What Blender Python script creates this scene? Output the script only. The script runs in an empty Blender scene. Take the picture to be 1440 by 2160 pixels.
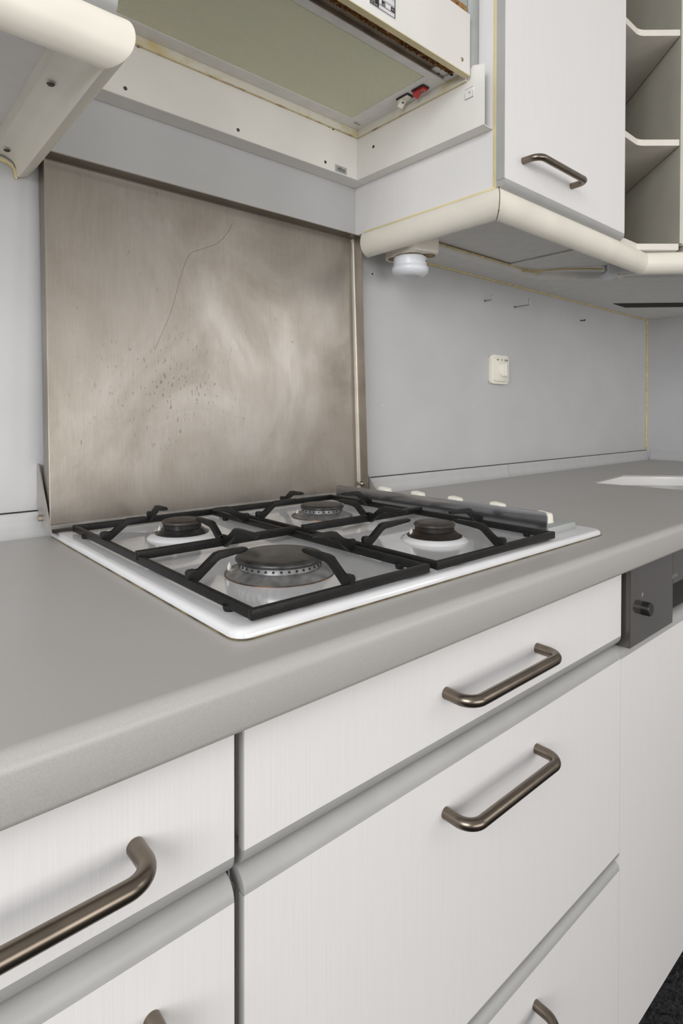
import bpy, bmesh, math, random
from mathutils import Vector, Matrix
R = math.radians
random.seed(4)
scene = bpy.context.scene
COL = scene.collection

# ---------------------------------------------------------------- camera
cam_data = bpy.data.cameras.new('camera')
cam = bpy.data.objects.new('camera', cam_data)
COL.objects.link(cam)
YAW, PITCH, ROLL, F_PX, V0 = R(41.0849), R(-0.7155), R(0.0887), 1227.2, 886.43
fw = Vector((math.sin(YAW)*math.cos(PITCH), math.cos(YAW)*math.cos(PITCH), math.sin(PITCH)))
rt = Vector((math.cos(YAW), -math.sin(YAW), 0))
up = rt.cross(fw)
rt, up = rt*math.cos(ROLL)+up*math.sin(ROLL), up*math.cos(ROLL)-rt*math.sin(ROLL)
M = Matrix((rt, up, -fw)).transposed().to_4x4()
M.translation = Vector((-0.2076, -0.888, 0.1697))
cam.matrix_world = M
cam_data.sensor_fit = 'AUTO'
cam_data.sensor_width = 36
cam_data.lens = F_PX*36/2160
cam_data.shift_y = -(1080-V0)/2160
cam_data.clip_start = 0.02
scene.camera = cam

# ---------------------------------------------------------------- world, lamps, exposure
world = bpy.data.worlds.new('world')
scene.world = world
world.use_nodes = True
bg = world.node_tree.nodes['Background']
bg.inputs[0].default_value = (0.97, 0.97, 0.98, 1)
bg.inputs[1].default_value = 0.34

def area(name, loc, target, sx, sy, power, color):
    d = bpy.data.lights.new(name, 'AREA')
    d.shape = 'RECTANGLE'; d.size = sx; d.size_y = sy
    d.energy = power; d.color = color
    o = bpy.data.objects.new(name, d); COL.objects.link(o)
    o.location = loc
    o.rotation_euler = (Vector(target)-Vector(loc)).to_track_quat('-Z', 'Y').to_euler()
    return o
area('window_light', (-1.75, -1.5, 0.85), (0.3, -.25, 0.1), 1.2, 1.2, 44, (0.97, 0.98, 1.0))
area('room_light', (0.2, -3.2, 0.25), (0.6, 0, 0.35), 2.4, 1.2, 35, (1.0, 0.97, 0.94))
area('lid_reflection_fill', (2.0, -2.25, 0.75), (0.3, -1.0, 0.3), 0.8, 0.9, 9, (1.0, 0.98, 0.95))  # added fill lamp out of view, puts a soft bright patch on the lid
scene.view_settings.view_transform = 'Standard'
scene.view_settings.look = 'None'
scene.view_settings.gamma = 1
scene.view_settings.use_curve_mapping = False
scene.view_settings.exposure = -0.06

# ---------------------------------------------------------------- materials
def nodes(name):
    m = bpy.data.materials.new(name); m.use_nodes = True
    nt = m.node_tree
    return m, nt, nt.nodes['Principled BSDF']
def N(nt, t, **kw):
    n = nt.nodes.new(t)
    for k, v in kw.items():
        if k.startswith('i_'): n.inputs[k[2:].replace('_', ' ')].default_value = v
        else: setattr(n, k, v)
    return n
def coords(nt, scale=(1, 1, 1), rot=(0, 0, 0)):
    # object coordinates: metres, fixed to the thing
    t = N(nt, 'ShaderNodeTexCoord'); mp = N(nt, 'ShaderNodeMapping')
    mp.inputs['Scale'].default_value = scale; mp.inputs['Rotation'].default_value = rot
    nt.links.new(t.outputs['Object'], mp.inputs['Vector'])
    return mp.outputs['Vector']
def noise(nt, vec, scale, detail=3, rough=.5):
    n = N(nt, 'ShaderNodeTexNoise'); n.inputs['Scale'].default_value = scale
    n.inputs['Detail'].default_value = detail; n.inputs['Roughness'].default_value = rough
    nt.links.new(vec, n.inputs['Vector']); return n.outputs['Fac']
def ramp(nt, fac, stops):
    r = N(nt, 'ShaderNodeValToRGB'); e = r.color_ramp.elements
    while len(e) < len(stops): e.new(.5)
    for i, (p, c) in enumerate(stops):
        e[i].position = p; e[i].color = (*c, 1) if len(c) == 3 else c
    nt.links.new(fac, r.inputs['Fac']); return r.outputs['Color']
def bump(nt, b, h, strength, dist=.001):
    n = N(nt, 'ShaderNodeBump'); n.inputs['Strength'].default_value = strength
    n.inputs['Distance'].default_value = dist
    nt.links.new(h, n.inputs['Height']); nt.links.new(n.outputs['Normal'], b.inputs['Normal'])
def mix(nt, fac, a, b):
    n = N(nt, 'ShaderNodeMix'); n.data_type = 'RGBA'
    for s, v in ((6, a), (7, b)):
        if isinstance(v, tuple): n.inputs[s].default_value = (*v, 1)
        else: nt.links.new(v, n.inputs[s])
    if isinstance(fac, float): n.inputs[0].default_value = fac
    else: nt.links.new(fac, n.inputs[0])
    return n.outputs[2]
def simple(name, color, rough=.5, metal=0., var=.06, vscale=30, coat=0., bumpy=0., bscale=400):
    m, nt, b = nodes(name)
    v = coords(nt)
    f = noise(nt, v, vscale)
    lo = tuple(c*(1-var) for c in color); hi = tuple(min(1, c*(1+var)) for c in color)
    nt.links.new(ramp(nt, f, [(.3, lo), (.7, hi)]), b.inputs['Base Color'])
    b.inputs['Roughness'].default_value = rough; b.inputs['Metallic'].default_value = metal
    b.inputs['Coat Weight'].default_value = coat
    if bumpy: bump(nt, b, noise(nt, v, bscale, 2), bumpy)
    return m
def wood_laminate(name, color, rough=.45, strength=.2):
    # white laminate with a fine upright grain pressed into it
    m, nt, b = nodes(name)
    v = coords(nt, (900, 900, 11)); v2 = coords(nt, (330, 330, 5))
    g = noise(nt, v, 1.0, 3); g2 = noise(nt, v2, 1.0, 3)
    mm = N(nt, 'ShaderNodeMath', operation='ADD'); nt.links.new(g, mm.inputs[0]); nt.links.new(g2, mm.inputs[1])
    lo = tuple(c*.975 for c in color)
    nt.links.new(ramp(nt, g, [(.35, lo), (.6, color)]), b.inputs['Base Color'])
    b.inputs['Roughness'].default_value = rough
    bump(nt, b, mm.outputs[0], strength, .0004)
    return m
MAT = {}
MAT['white'] = wood_laminate('white_laminate', (.78, .765, .755))
MAT['white_plain'] = simple('white_board', (.74, .73, .71), .45, var=.03)
MAT['hood_white'] = simple('white_hood_enamel', (.80, .78, .74), .4, var=.03, vscale=12)
MAT['cream'] = simple('cream_plastic', (.80, .762, .67), .42, var=.04, vscale=14)
MAT['ivory'] = simple('ivory_plastic', (.84, .81, .71), .35, var=.02)
MAT['band'] = simple('yellowed_edge_band', (.74, .64, .38), .5, var=.08)
MAT['grey_edge'] = simple('grey_edge_profile', (.39, .39, .38), .42, var=.04, vscale=25)
MAT['wall'] = simple('grey_wall_laminate', (.52, .52, .525), .42, var=.03, vscale=8, bumpy=.10, bscale=900)
MAT['inside'] = simple('beige_grey_carcass', (.56, .54, .47), .6, var=.05, vscale=10)
MAT['under'] = simple('grey_white_underside', (.72, .71, .69), .55, var=.04)
MAT['enamel'] = simple('white_enamel', (.69, .69, .70), .10, var=.02, coat=.4)
MAT['bowl'] = simple('white_sink_ceramic', (.78, .76, .74), .22, var=.02, coat=.3)
MAT['iron'] = simple('black_cast_iron', (.009, .0085, .008), .42, var=.3, vscale=60, bumpy=.25, bscale=500)
MAT['iron'].node_tree.nodes['Principled BSDF'].inputs['Specular IOR Level'].default_value = .28
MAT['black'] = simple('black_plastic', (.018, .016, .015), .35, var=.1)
MAT['dark'] = simple('dark_gap', (.02, .018, .016), .8, var=.1)
MAT['smoke'] = simple('brown_black_gloss_panel', (.055, .048, .043), .10, var=.05, coat=.5)
MAT['bronze'] = simple('bronze_brushed_metal', (.20, .168, .135), .30, 1., var=.12, vscale=60)
MAT['steel_bolt'] = simple('steel_bolt', (.42, .38, .32), .35, 1., var=.2, vscale=200)
MAT['screw'] = simple('dark_screw', (.10, .09, .07), .45, .8, var=.3, vscale=300)
MAT['galv'] = simple('galvanised_metal', (.40, .42, .41), .5, .3, var=.10, vscale=15)
MAT['cap_dark'] = simple('worn_dark_burner_cap', (.055, .053, .052), .33, .6, var=.5, vscale=70)
MAT['alu'] = simple('dull_cast_aluminium', (.34, .34, .34), .34, .8, var=.3, vscale=90)
MAT['rim_dark'] = simple('black_burner_rim', (.03, .03, .03), .25, .5, var=.4, vscale=80)
MAT['red'] = simple('red_rocker', (.50, .012, .012), .2, var=.15, coat=.5)
MAT['grey_panel'] = simple('grey_white_hood_tray', (.78, .77, .75), .4, var=.05, vscale=40)
MAT['cool_white'] = simple('cool_white_plastic', (.74, .76, .80), .3, var=.03)
MAT['grey_ink'] = simple('grey_ink', (.22, .20, .22), .5)
MAT['ink'] = simple('black_ink', (.012, .012, .012), .5)
MAT['label_grey'] = simple('grey_label', (.40, .40, .38), .4)
MAT['label_white'] = simple('white_label', (.66, .66, .66), .4)
MAT['pale_ink'] = simple('pale_grey_print', (.30, .30, .30), .5)
MAT['yellow'] = simple('yellowed_sealant', (.72, .59, .28), .5, var=.2, vscale=60)
MAT['grease'] = simple('amber_grease', (.34, .22, .06), .35, var=.6, vscale=55)
MAT['frame_brown'] = simple('brown_stained_sheet', (.36, .30, .23), .5, var=.2)
MAT['upstand'] = simple('pale_grey_upstand', (.50, .50, .50), .38, var=.03)
MAT['shelf_white'] = simple('warm_white_shelf_board', (.74, .70, .63), .45, var=.03)
MAT['seal'] = simple('brown_dirt', (.13, .10, .045), .6, var=.7, vscale=40)
MAT['wire'] = simple('yellowed_wire', (.62, .45, .20), .45)
MAT['socket_hole'] = simple('brown_socket_recess', (.26, .17, .07), .5, var=.5, vscale=120)
MAT['water'] = simple('grey_green_basin_floor', (.10, .125, .118), .15, var=.2)
MAT['zinc'] = simple('zinc_hook', (.32, .34, .33), .4, .7)

def worktop_mat():
    m, nt, b = nodes('grey_worktop')
    v = coords(nt)
    fine = noise(nt, v, 1500, 2); big = noise(nt, v, 5, 4)
    c = ramp(nt, fine, [(.3, (.385, .372, .355)), (.7, (.445, .43, .412))])
    c2 = mix(nt, ramp(nt, big, [(.45, (0, 0, 0)), (.8, (.5, .5, .5))]), c, (.40, .365, .32))
    nt.links.new(c2, b.inputs['Base Color'])
    b.inputs['Roughness'].default_value = .36
    bump(nt, b, fine, .05, .0003)
    return m
MAT['worktop'] = worktop_mat()

def steel_mat():
    # brushed stainless: upright brush lines, wiped smears, dried drips and fat spots
    m, nt, b = nodes('brushed_stainless_steel')
    br = noise(nt, coords(nt, (1500, 1500, 10)), 1., 3)
    streak = noise(nt, coords(nt, (420, 420, 3)), 1., 4, .6)
    sm = N(nt, 'ShaderNodeTexNoise'); sm.inputs['Scale'].default_value = 5.5; sm.inputs['Detail'].default_value = 6
    sm.inputs['Roughness'].default_value = .6; sm.inputs['Distortion'].default_value = .7
    nt.links.new(coords(nt, (1, 1, .75)), sm.inputs['Vector']); sm = sm.outputs['Fac']
    sp = noise(nt, coords(nt, (110, 110, 45)), 1., 2, .5)
    dr = noise(nt, coords(nt, (260, 260, 90)), 1., 2, .5)
    base = ramp(nt, sm, [(.32, (.285, .253, .214)), (.50, (.345, .314, .276)), (.68, (.41, .383, .35))])
    st = ramp(nt, streak, [(.35, (.86, .86, .86)), (.65, (1.12, 1.12, 1.13))])
    mu = N(nt, 'ShaderNodeMix'); mu.data_type = 'RGBA'; mu.blend_type = 'MULTIPLY'; mu.inputs[0].default_value = .28
    nt.links.new(base, mu.inputs[6]); nt.links.new(st, mu.inputs[7])
    spots = ramp(nt, sp, [(.73, (0, 0, 0)), (.80, (.7, .7, .7))])
    c = mix(nt, spots, mu.outputs[2], (.20, .165, .12))
    # drips gathered low on the left half
    tc = N(nt, 'ShaderNodeTexCoord'); mp = N(nt, 'ShaderNodeMapping'); mp.vector_type = 'POINT'
    mp.inputs['Location'].default_value = (.70, 0, -1.45); mp.inputs['Scale'].default_value = (6.0, 0, 7.0)
    nt.links.new(tc.outputs['Object'], mp.inputs['Vector'])
    gr = N(nt, 'ShaderNodeTexGradient', gradient_type='SPHERICAL'); nt.links.new(mp.outputs['Vector'], gr.inputs['Vector'])
    dm = N(nt, 'ShaderNodeMath', operation='MULTIPLY')
    nt.links.new(ramp(nt, dr, [(.64, (0, 0, 0)), (.69, (.8, .8, .8))]), dm.inputs[0]); nt.links.new(gr.outputs['Fac'], dm.inputs[1])
    c = mix(nt, dm.outputs[0], c, (.13, .105, .08))
    nt.links.new(c, b.inputs['Base Color'])
    b.inputs['Metallic'].default_value = .92
    nt.links.new(ramp(nt, sm, [(.25, (.47,)*3), (.7, (.32,)*3)]), b.inputs['Roughness'])
    mm = N(nt, 'ShaderNodeMath', operation='ADD'); nt.links.new(br, mm.inputs[0])
    wav = noise(nt, coords(nt, (5, 5, 5)), 1., 1)
    ms = N(nt, 'ShaderNodeMath', operation='MULTIPLY'); ms.inputs[1].default_value = 16.
    nt.links.new(wav, ms.inputs[0]); nt.links.new(ms.outputs[0], mm.inputs[1])
    bump(nt, b, mm.outputs[0], .12, .0006)
    return m
MAT['steel'] = steel_mat()
MAT['guard'] = simple('satin_aluminium_sheet', (.36, .36, .37), .30, .95, var=.05, vscale=20)
MAT['bracket'] = simple('dull_steel_bracket', (.42, .40, .37), .45, .6, var=.1, vscale=40)
MAT['scratch'] = simple('dark_scratch', (.16, .14, .12), .5, .5)

def glass_mat():
    # prismatic lamp glass: fine grid of pressed pyramids
    m, nt, b = nodes('ribbed_green_lamp_glass')
    v = coords(nt)
    w1 = N(nt, 'ShaderNodeTexWave', bands_direction='X'); w1.inputs['Scale'].default_value = 95
    w2 = N(nt, 'ShaderNodeTexWave', bands_direction='Y'); w2.inputs['Scale'].default_value = 95
    for w in (w1, w2): nt.links.new(v, w.inputs['Vector'])
    mm = N(nt, 'ShaderNodeMath', operation='ADD')
    nt.links.new(w1.outputs['Fac'], mm.inputs[0]); nt.links.new(w2.outputs['Fac'], mm.inputs[1])
    dirt = noise(nt, v, 14, 4)
    c0 = ramp(nt, mm.outputs[0], [(.5, (.66, .66, .46)), (1., (.86, .86, .64))])
    c = mix(nt, ramp(nt, dirt, [(.4, (0, 0, 0)), (.8, (.6, .6, .6))]), c0, (.74, .76, .62))
    nt.links.new(c, b.inputs['Base Color'])
    b.inputs['Roughness'].default_value = .28
    b.inputs['Transmission Weight'].default_value = .10
    bump(nt, b, mm.outputs[0], .5, .0006)
    return m
MAT['glass'] = glass_mat()

def rusty(name, base, rust, lo, hi, rough=.45, metal=.4, scale=60):
    m, nt, b = nodes(name)
    f = noise(nt, coords(nt), scale, 4)
    nt.links.new(mix(nt, ramp(nt, f, [(lo, (0, 0, 0)), (hi, (1, 1, 1))]), base, rust), b.inputs['Base Color'])
    b.inputs['Roughness'].default_value = rough; b.inputs['Metallic'].default_value = metal
    bump(nt, b, f, .4, .001)
    return m
MAT['rust_cap'] = rusty('browned_burner_cap', (.04, .036, .032), (.12, .08, .05), .45, .72)
MAT['rust_cone'] = rusty('rust_flecked_black_cone', (.022, .017, .014), (.13, .05, .02), .52, .78)
MAT['rust_ring'] = rusty('rust_brown_ring', (.05, .04, .035), (.22, .11, .05), .4, .7)
MAT['filter'] = rusty('brown_grease_filter', (.11, .045, .014), (.50, .26, .08), .35, .7, .85, 0., 130)
MAT['grease_edge'] = rusty('amber_greased_edge', (.66, .58, .36), (.28, .15, .04), .48, .70, .42, 0., 38)
MAT['lip'] = rusty('yellowed_hood_lip', (.74, .71, .62), (.62, .50, .22), .50, .75, .42, 0., 28)

def carpet_mat():
    m, nt, b = nodes('anthracite_carpet')
    f = noise(nt, coords(nt), 170, 4, .7)
    nt.links.new(ramp(nt, f, [(.35, (.008, .008, .009)), (.65, (.075, .075, .08))]), b.inputs['Base Color'])
    b.inputs['Roughness'].default_value = .95
    bump(nt, b, f, 1., .01)
    return m
MAT['carpet'] = carpet_mat()
MAT['paint'] = simple('white_wall_paint', (.72, .71, .69), .8, var=.02, vscale=5)

# ---------------------------------------------------------------- builders
ORIGIN = {}
def tag(o, label=None, cat=None, group=None, kind=None):
    if label: o['label'] = label
    if cat: o['category'] = cat
    if group: o['group'] = group
    if kind: o['kind'] = kind
    return o
def thing(name, label, cat, loc, group=None):
    o = bpy.data.objects.new(name, None); COL.objects.link(o)
    o.location = loc; o.empty_display_size = .05
    ORIGIN[o] = Vector(loc)
    return tag(o, label, cat, group)
def smooth(me, deg=35):
    me.polygons.foreach_set('use_smooth', [True]*len(me.polygons))
    me.set_sharp_from_angle(angle=R(deg))
def part(name, bm, mat, parent=None, label=None, loc=None, deg=35, kind=None):
    # bm is in world metres; the mesh is stored around its thing's base
    org = ORIGIN[parent] if parent is not None else Vector(loc or (0, 0, 0))
    bmesh.ops.recalc_face_normals(bm, faces=bm.faces)
    bmesh.ops.translate(bm, verts=bm.verts, vec=-org)
    me = bpy.data.meshes.new(name); bm.to_mesh(me); bm.free()
    smooth(me, deg)
    me.materials.append(MAT[mat] if isinstance(mat, str) else mat)
    o = bpy.data.objects.new(name, me); COL.objects.link(o)
    if parent is not None: o.parent = parent
    else: o.location = org
    ORIGIN[o] = org
    if label: o['label'] = label
    if kind: o['kind'] = kind
    return o
def struct(name, bm, mat, parent=None):
    o = part(name, bm, mat, parent)
    if parent is None: o['kind'] = 'structure'
    return o
def B(): return bmesh.new()
def bevel(bm, geom_edges, off, seg=2):
    bmesh.ops.bevel(bm, geom=geom_edges, offset=off, segments=seg, profile=.5, affect='EDGES', clamp_overlap=True)
def box(bm, x0, x1, y0, y1, z0, z1, bev=0., seg=2, mtx=None):
    t = bmesh.new()
    vs = [t.verts.new((x, y, z)) for x in (x0, x1) for y in (y0, y1) for z in (z0, z1)]
    for f in ((0, 1, 3, 2), (4, 6, 7, 5), (0, 4, 5, 1), (2, 3, 7, 6), (0, 2, 6, 4), (1, 5, 7, 3)):
        t.faces.new([vs[i] for i in f])
    if bev: bevel(t, t.edges[:], bev, seg)
    merge(bm, t, mtx); return bm
def merge(bm, t, mtx=None):
    bmesh.ops.recalc_face_normals(t, faces=t.faces)
    if mtx is not None: bmesh.ops.transform(t, matrix=mtx, verts=t.verts)
    me = bpy.data.meshes.new('tmp'); t.to_mesh(me); t.free()
    bm.from_mesh(me); bpy.data.meshes.remove(me)
def prism(bm, pts, axis, a0, a1, bev=0., mtx=None, seg=2):
    # pts: 2-D outline in the two other axes (in x,y,z order), extruded along axis
    t = bmesh.new()
    def P(p, a):
        q = list(p); q.insert('xyz'.index(axis), a); return q
    v0 = [t.verts.new(P(p, a0)) for p in pts]; v1 = [t.verts.new(P(p, a1)) for p in pts]
    n = len(pts)
    c0 = t.faces.new(v0); c1 = t.faces.new(v1[::-1])
    for i in range(n): t.faces.new((v0[i], v0[(i+1) % n], v1[(i+1) % n], v1[i]))
    if bev: bevel(t, list(c0.edges)+list(c1.edges), bev, seg)
    merge(bm, t, mtx); return bm
def lathe(bm, prof, c, seg=40, axis='z', mtx=None):
    t = bmesh.new(); rings = []
    for r, h in prof:
        if r < 1e-6: rings.append([t.verts.new((0, 0, h))])
        else: rings.append([t.verts.new((r*math.cos(2*math.pi*i/seg), r*math.sin(2*math.pi*i/seg), h)) for i in range(seg)])
    for a, b in zip(rings, rings[1:]):
        for i in range(seg):
            j = (i+1) % seg
            if len(a) == 1 and len(b) == 1: continue
            if len(a) == 1: t.faces.new((a[0], b[i], b[j]))
            elif len(b) == 1: t.faces.new((a[i], a[j], b[0]))
            else: t.faces.new((a[i], a[j], b[j], b[i]))
    m = Matrix.Translation(c)
    if axis == 'y': m = m @ Matrix.Rotation(R(90), 4, 'X')      # local z -> -y (towards the room)
    if axis == 'x': m = m @ Matrix.Rotation(R(-90), 4, 'Y')     # local z -> -x
    merge(bm, t, m if mtx is None else m @ mtx); return bm
def tube(bm, pts, r, seg=12):
    t = bmesh.new(); pts = [Vector(p) for p in pts]
    d0 = (pts[1]-pts[0]).normalized()
    n = d0.orthogonal().normalized(); rings = []
    for i, p in enumerate(pts):
        if i == 0: d = d0
        elif i == len(pts)-1: d = (pts[i]-pts[i-1]).normalized()
        else: d = ((pts[i]-pts[i-1]).normalized()+(pts[i+1]-pts[i]).normalized()).normalized()
        n = (n-d*n.dot(d)).normalized(); b = d.cross(n)
        k = r
        rings.append([t.verts.new(p+(n*math.cos(2*math.pi*j/seg)+b*math.sin(2*math.pi*j/seg))*k) for j in range(seg)])
    for a, b in zip(rings, rings[1:]):
        for j in range(seg): t.faces.new((a[j], a[(j+1) % seg], b[(j+1) % seg], b[j]))
    t.faces.new(rings[0]); t.faces.new(rings[-1])
    merge(bm, t); return bm
def arc(c, r, a0, a1, n):
    return [(c[0]+r*math.cos(R(a0+(a1-a0)*i/n)), c[1]+r*math.sin(R(a0+(a1-a0)*i/n))) for i in range(n+1)]
def rrect(x0, x1, y0, y1, r, n=5):
    return arc((x1-r, y1-r), r, 0, 90, n)+arc((x0+r, y1-r), r, 90, 180, n)+arc((x0+r, y0+r), r, 180, 270, n)+arc((x1-r, y0+r), r, 270, 360, n)
def catmull(p, n=4):
    p = [Vector(q) for q in p]; out = []
    for i in range(len(p)-1):
        a, b, c, d = p[max(i-1, 0)], p[i], p[i+1], p[min(i+2, len(p)-1)]
        for k in range(n):
            t = k/n
            out.append(tuple(.5*((2*b)+(c-a)*t+(2*a-5*b+4*c-d)*t*t+(3*b-a-3*c+d)*t**3)))
    return out+[tuple(p[-1])]
def text(name, s, size, mtx, mat, parent, depth=.0002):
    cu = bpy.data.curves.new('txt', 'FONT'); cu.body = s; cu.size = size
    cu.align_x = 'CENTER'; cu.align_y = 'CENTER'; cu.extrude = depth; cu.resolution_u = 3
    o = bpy.data.objects.new('txt', cu)
    COL.objects.link(o)
    me = bpy.data.meshes.new_from_object(o.evaluated_get(bpy.context.evaluated_depsgraph_get()))
    bpy.data.objects.remove(o)
    bm = bmesh.new(); bm.from_mesh(me); bpy.data.meshes.remove(me)
    bmesh.ops.transform(bm, matrix=mtx, verts=bm.verts)
    return part(name, bm, mat, parent)
def face_mtx(loc, right, upv):
    r = Vector(right).normalized(); u = Vector(upv).normalized(); f = r.cross(u)
    m = Matrix((r, u, f)).transposed().to_4x4(); m.translation = Vector(loc); return m
def copy_tree(o, parent=None, dloc=None):
    c = o.copy(); COL.objects.link(c)
    if parent is not None: c.parent = parent
    if dloc is not None: c.location = Vector(o.location)+Vector(dloc)
    ORIGIN[c] = Vector(c.location)
    for ch in list(o.children): copy_tree(ch, c)
    return c

# ================================================================ structure
XR, FL = 2.07, -.86
bm = B(); box(bm, -2.4, XR, 0, .10, FL, 1.75); struct('wall_back', bm, 'wall')
bm = B(); box(bm, XR, XR+.1, -4.2, .1, FL, 1.75); struct('wall_right', bm, 'wall')
bm = B(); box(bm, -2.4, XR+.1, -4.2, .1, 1.75, 1.85); struct('ceiling', bm, 'paint')
# loop-pile carpet: a displaced sheet near the cabinets, flat beyond
bm = B()
box(bm, -2.4, XR+.1, -4.2, .1, FL-.06, FL-.010)
t = bmesh.new()
nx, ny = 150, 75
x0, x1, y0, y1 = .3, 1.2, -.62, -.17
g = [[t.verts.new((x0+(x1-x0)*i/nx, y0+(y1-y0)*j/ny, FL-.008+.008*random.random()*((i+j) % 2*.6+.4))) for j in range(ny+1)] for i in range(nx+1)]
for i in range(nx):
    for j in range(ny): t.faces.new((g[i][j], g[i+1][j], g[i+1][j+1], g[i][j+1]))
merge(bm, t)
struct('floor', bm, 'carpet')
# yellowed sealant beads in the wall corner and under the wall units
bm = B(); box(bm, XR-.005, XR, -.005, 0, .034, .5167, .001); struct('trim_1', bm, 'yellow')

# ================================================================ worktop with upstand and sink cut-out
SINK = [(1.188, -.2157), (1.428, -.190), (1.66, -.421), (1.69, -.47), (1.66, -.50), (1.24, -.50), (1.218, -.47)]
wt = thing('worktop', 'long grey worktop with rounded front edge under the hob and sink', 'worktop', (.3, -.3, 0))
bm = B()
outer = [(-1.0, -.555), (1.505, -.555), (1.505, -2.2), (XR, -2.2), (XR, 0), (-1.0, 0)]
from mathutils.geometry import tessellate_polygon
loops = [[bm.verts.new((x, y, 0)) for x, y in lp] for lp in (outer, SINK)]
flat = loops[0]+loops[1]
for tri in tessellate_polygon([[v.co for v in lp] for lp in loops]): bm.faces.new([flat[i] for i in tri])
hv = loops[1]; lo = [bm.verts.new((v.co.x, v.co.y, -.004)) for v in hv]
for i in range(len(hv)):
    j = (i+1) % len(hv); bm.faces.new((hv[i], hv[j], lo[j], lo[i]))
nose = [(-.555, 0)]+arc((-.555, -.010), .010, 90, 180, 6)[1:]
nose = [(-.555+(y+.555)*1.0, z) for y, z in nose]+[(-.565, -.0335), (-.5635, -.0368), (-.560, -.038), (-.525, -.038), (-.525, -.001)]
prism(bm, nose, 'x', -1.0, 1.515)
box(bm, 1.495, XR, -2.2, -.56, -.038, -.001)
part('top', bm, 'worktop', wt, deg=50)
# coved upstand along the wall, in two lengths and a return on the right wall
def cove(h=.0326, r=.0145):
    p = [(0, h), (-.004, h), (-.0055, h-.002)]
    p += [(-.0055-(r)*(1-math.cos(R(a))), h-.010-(h-.010)*math.sin(R(a))) for a in range(0, 91, 15)]
    return p+[(0, 0)]
for i, (a, b) in enumerate(((-1.0, 1.1555), (1.1575, XR))):
    bm = B(); prism(bm, cove(), 'x', a, b); part('upstand', bm, 'upstand', wt, deg=60)
bm = B(); prism(bm, [(XR+y, z) for y, z in cove()], 'y', -2.2, -.02); part('upstand', bm, 'upstand', wt, deg=60)
bm = B(); box(bm, -1.0, XR, -.0035, 0, .0326, .0342); part('shadow_joint', bm, 'dark', wt)

sk = thing('sink', 'white corner sink with cut-off corner let into the grey worktop', 'sink', (1.45, -.35, -.16))
def bowl_ring(z, s):
    cx = sum(p[0] for p in SINK)/len(SINK); cy = sum(p[1] for p in SINK)/len(SINK)
    return [(cx+(x-cx)*s, cy+(y-cy)*s, z) for x, y in SINK]
bm = B()
rings = [[bm.verts.new(p) for p in bowl_ring(z, s)] for z, s in ((-.004, 1.002), (-.010, .995), (-.040, .985), (-.046, .975), (-.13, .93), (-.15, .90))]
for a, b in zip(rings, rings[1:]):
    for i in range(len(a)):
        j = (i+1) % len(a); bm.faces.new((a[i], a[j], b[j], b[i]))
bm.faces.new(rings[-1])
part('bowl', bm, 'bowl', sk, deg=60)
bm = B(); prism(bm, [(x, y) for x, y, z in bowl_ring(0, .987)], 'z', -.060, -.0275)
part('basin_insert', bm, 'water', sk, label='grey green insert in the bowl')

# ================================================================ handles
def handle_pts(xa, xb, y, z, out, r=.016, n=10):
    p = [(xa, y, z)]
    for i in range(n+1):
        a = R(90*i/n); p.append((xa+r-r*math.cos(a), y-out+r-r*math.sin(a), z))
    for i in range(n+1):
        a = R(90*i/n); p.append((xb-r+r*math.sin(a), y-out+r-r*math.cos(a), z))
    p.append((xb, y, z)); return p
def handle(xa, xb, y, z, parent, out=.030, rad=.0056):
    bm = B(); tube(bm, handle_pts(xa, xb, y, z, out), rad, 24)
    return part('handle', bm, 'bronze', parent, label='bronze bow handle', deg=60)

# ================================================================ base units
YF, YB = -.5431, -.5245
def front_outline(z0, z1, r_bot, r_top):
    # (y,z) section of a front with rounded top or bottom edge
    p = [(YF, z1-r_top if r_top else z1)]
    return p
def drawer(unit, x0, x1, z0, z1, name='drawer', hz=None, hx=None, top=True, bottom=True, rr=.017):
    # white board; its rounded grey edge profiles are parts of it
    bm = B()
    box(bm, x0, x1, YF, YF+.006, z0, z1); box(bm, x0+.004, x1-.0005, YF+.006, YB, z0, z1)
    d = part(name, bm, 'white', unit)
    if bottom:
        bm = B(); c = (YF+rr, z0)
        prism(bm, [(YF, z0+.0002)]+arc((YF+rr, z0), rr, 180, 270, 7)[1:]+[(YB, z0-rr), (YB, z0+.0002)], 'x', x0, x1)
        part('edge_profile', bm, 'grey_edge', d, label='rounded grey edge profile', deg=60)
    if top:
        bm = B()
        prism(bm, [(YF, z1-.0002)]+arc((YF+rr, z1), rr, 180, 90, 7)[1:]+[(YB, z1+rr), (YB, z1-.0002)], 'x', x0, x1)
        part('edge_profile', bm, 'grey_edge', d, label='rounded grey edge profile', deg=60)
    bm = B(); box(bm, x0-.0012, x0-.0001, YF+.0004, YF+.0059, z0, z1); part('edge_band', bm, 'grey_edge', d, label='grey side edge')
    if hz is not None: handle(hx[0], hx[1], YF, hz, d)
    return d
ZD1, ZD2, ZG1, ZG2, ZB = -.1337, -.1655, -.4322, -.4545, -.718
u1 = thing('drawer_cabinet', 'white base cabinet of three drawers below the gas hob', 'cabinet', (.3, -.27, FL))
bm = B(); box(bm, .004, .599, -.522, -.02, ZB, -.0395); part('carcass', bm, 'white_plain', u1)
bm = B(); box(bm, .0005, .6, -.47, -.452, FL, ZB-.001); part('plinth', bm, 'dark', u1)
drawer(u1, .0045, .5995, ZD1, -.0395, hz=-.0930, hx=(.2235, .3835), top=False, rr=.0155)
drawer(u1, .0045, .5995, ZG1, ZD2, hz=-.2065, hx=(.2235, .3835), bottom=True, rr=.0145)
drawer(u1, .0045, .5995, ZB, ZG2-.003, hz=-.4985, hx=(.2245, .3845), bottom=False, rr=.0105)
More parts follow.
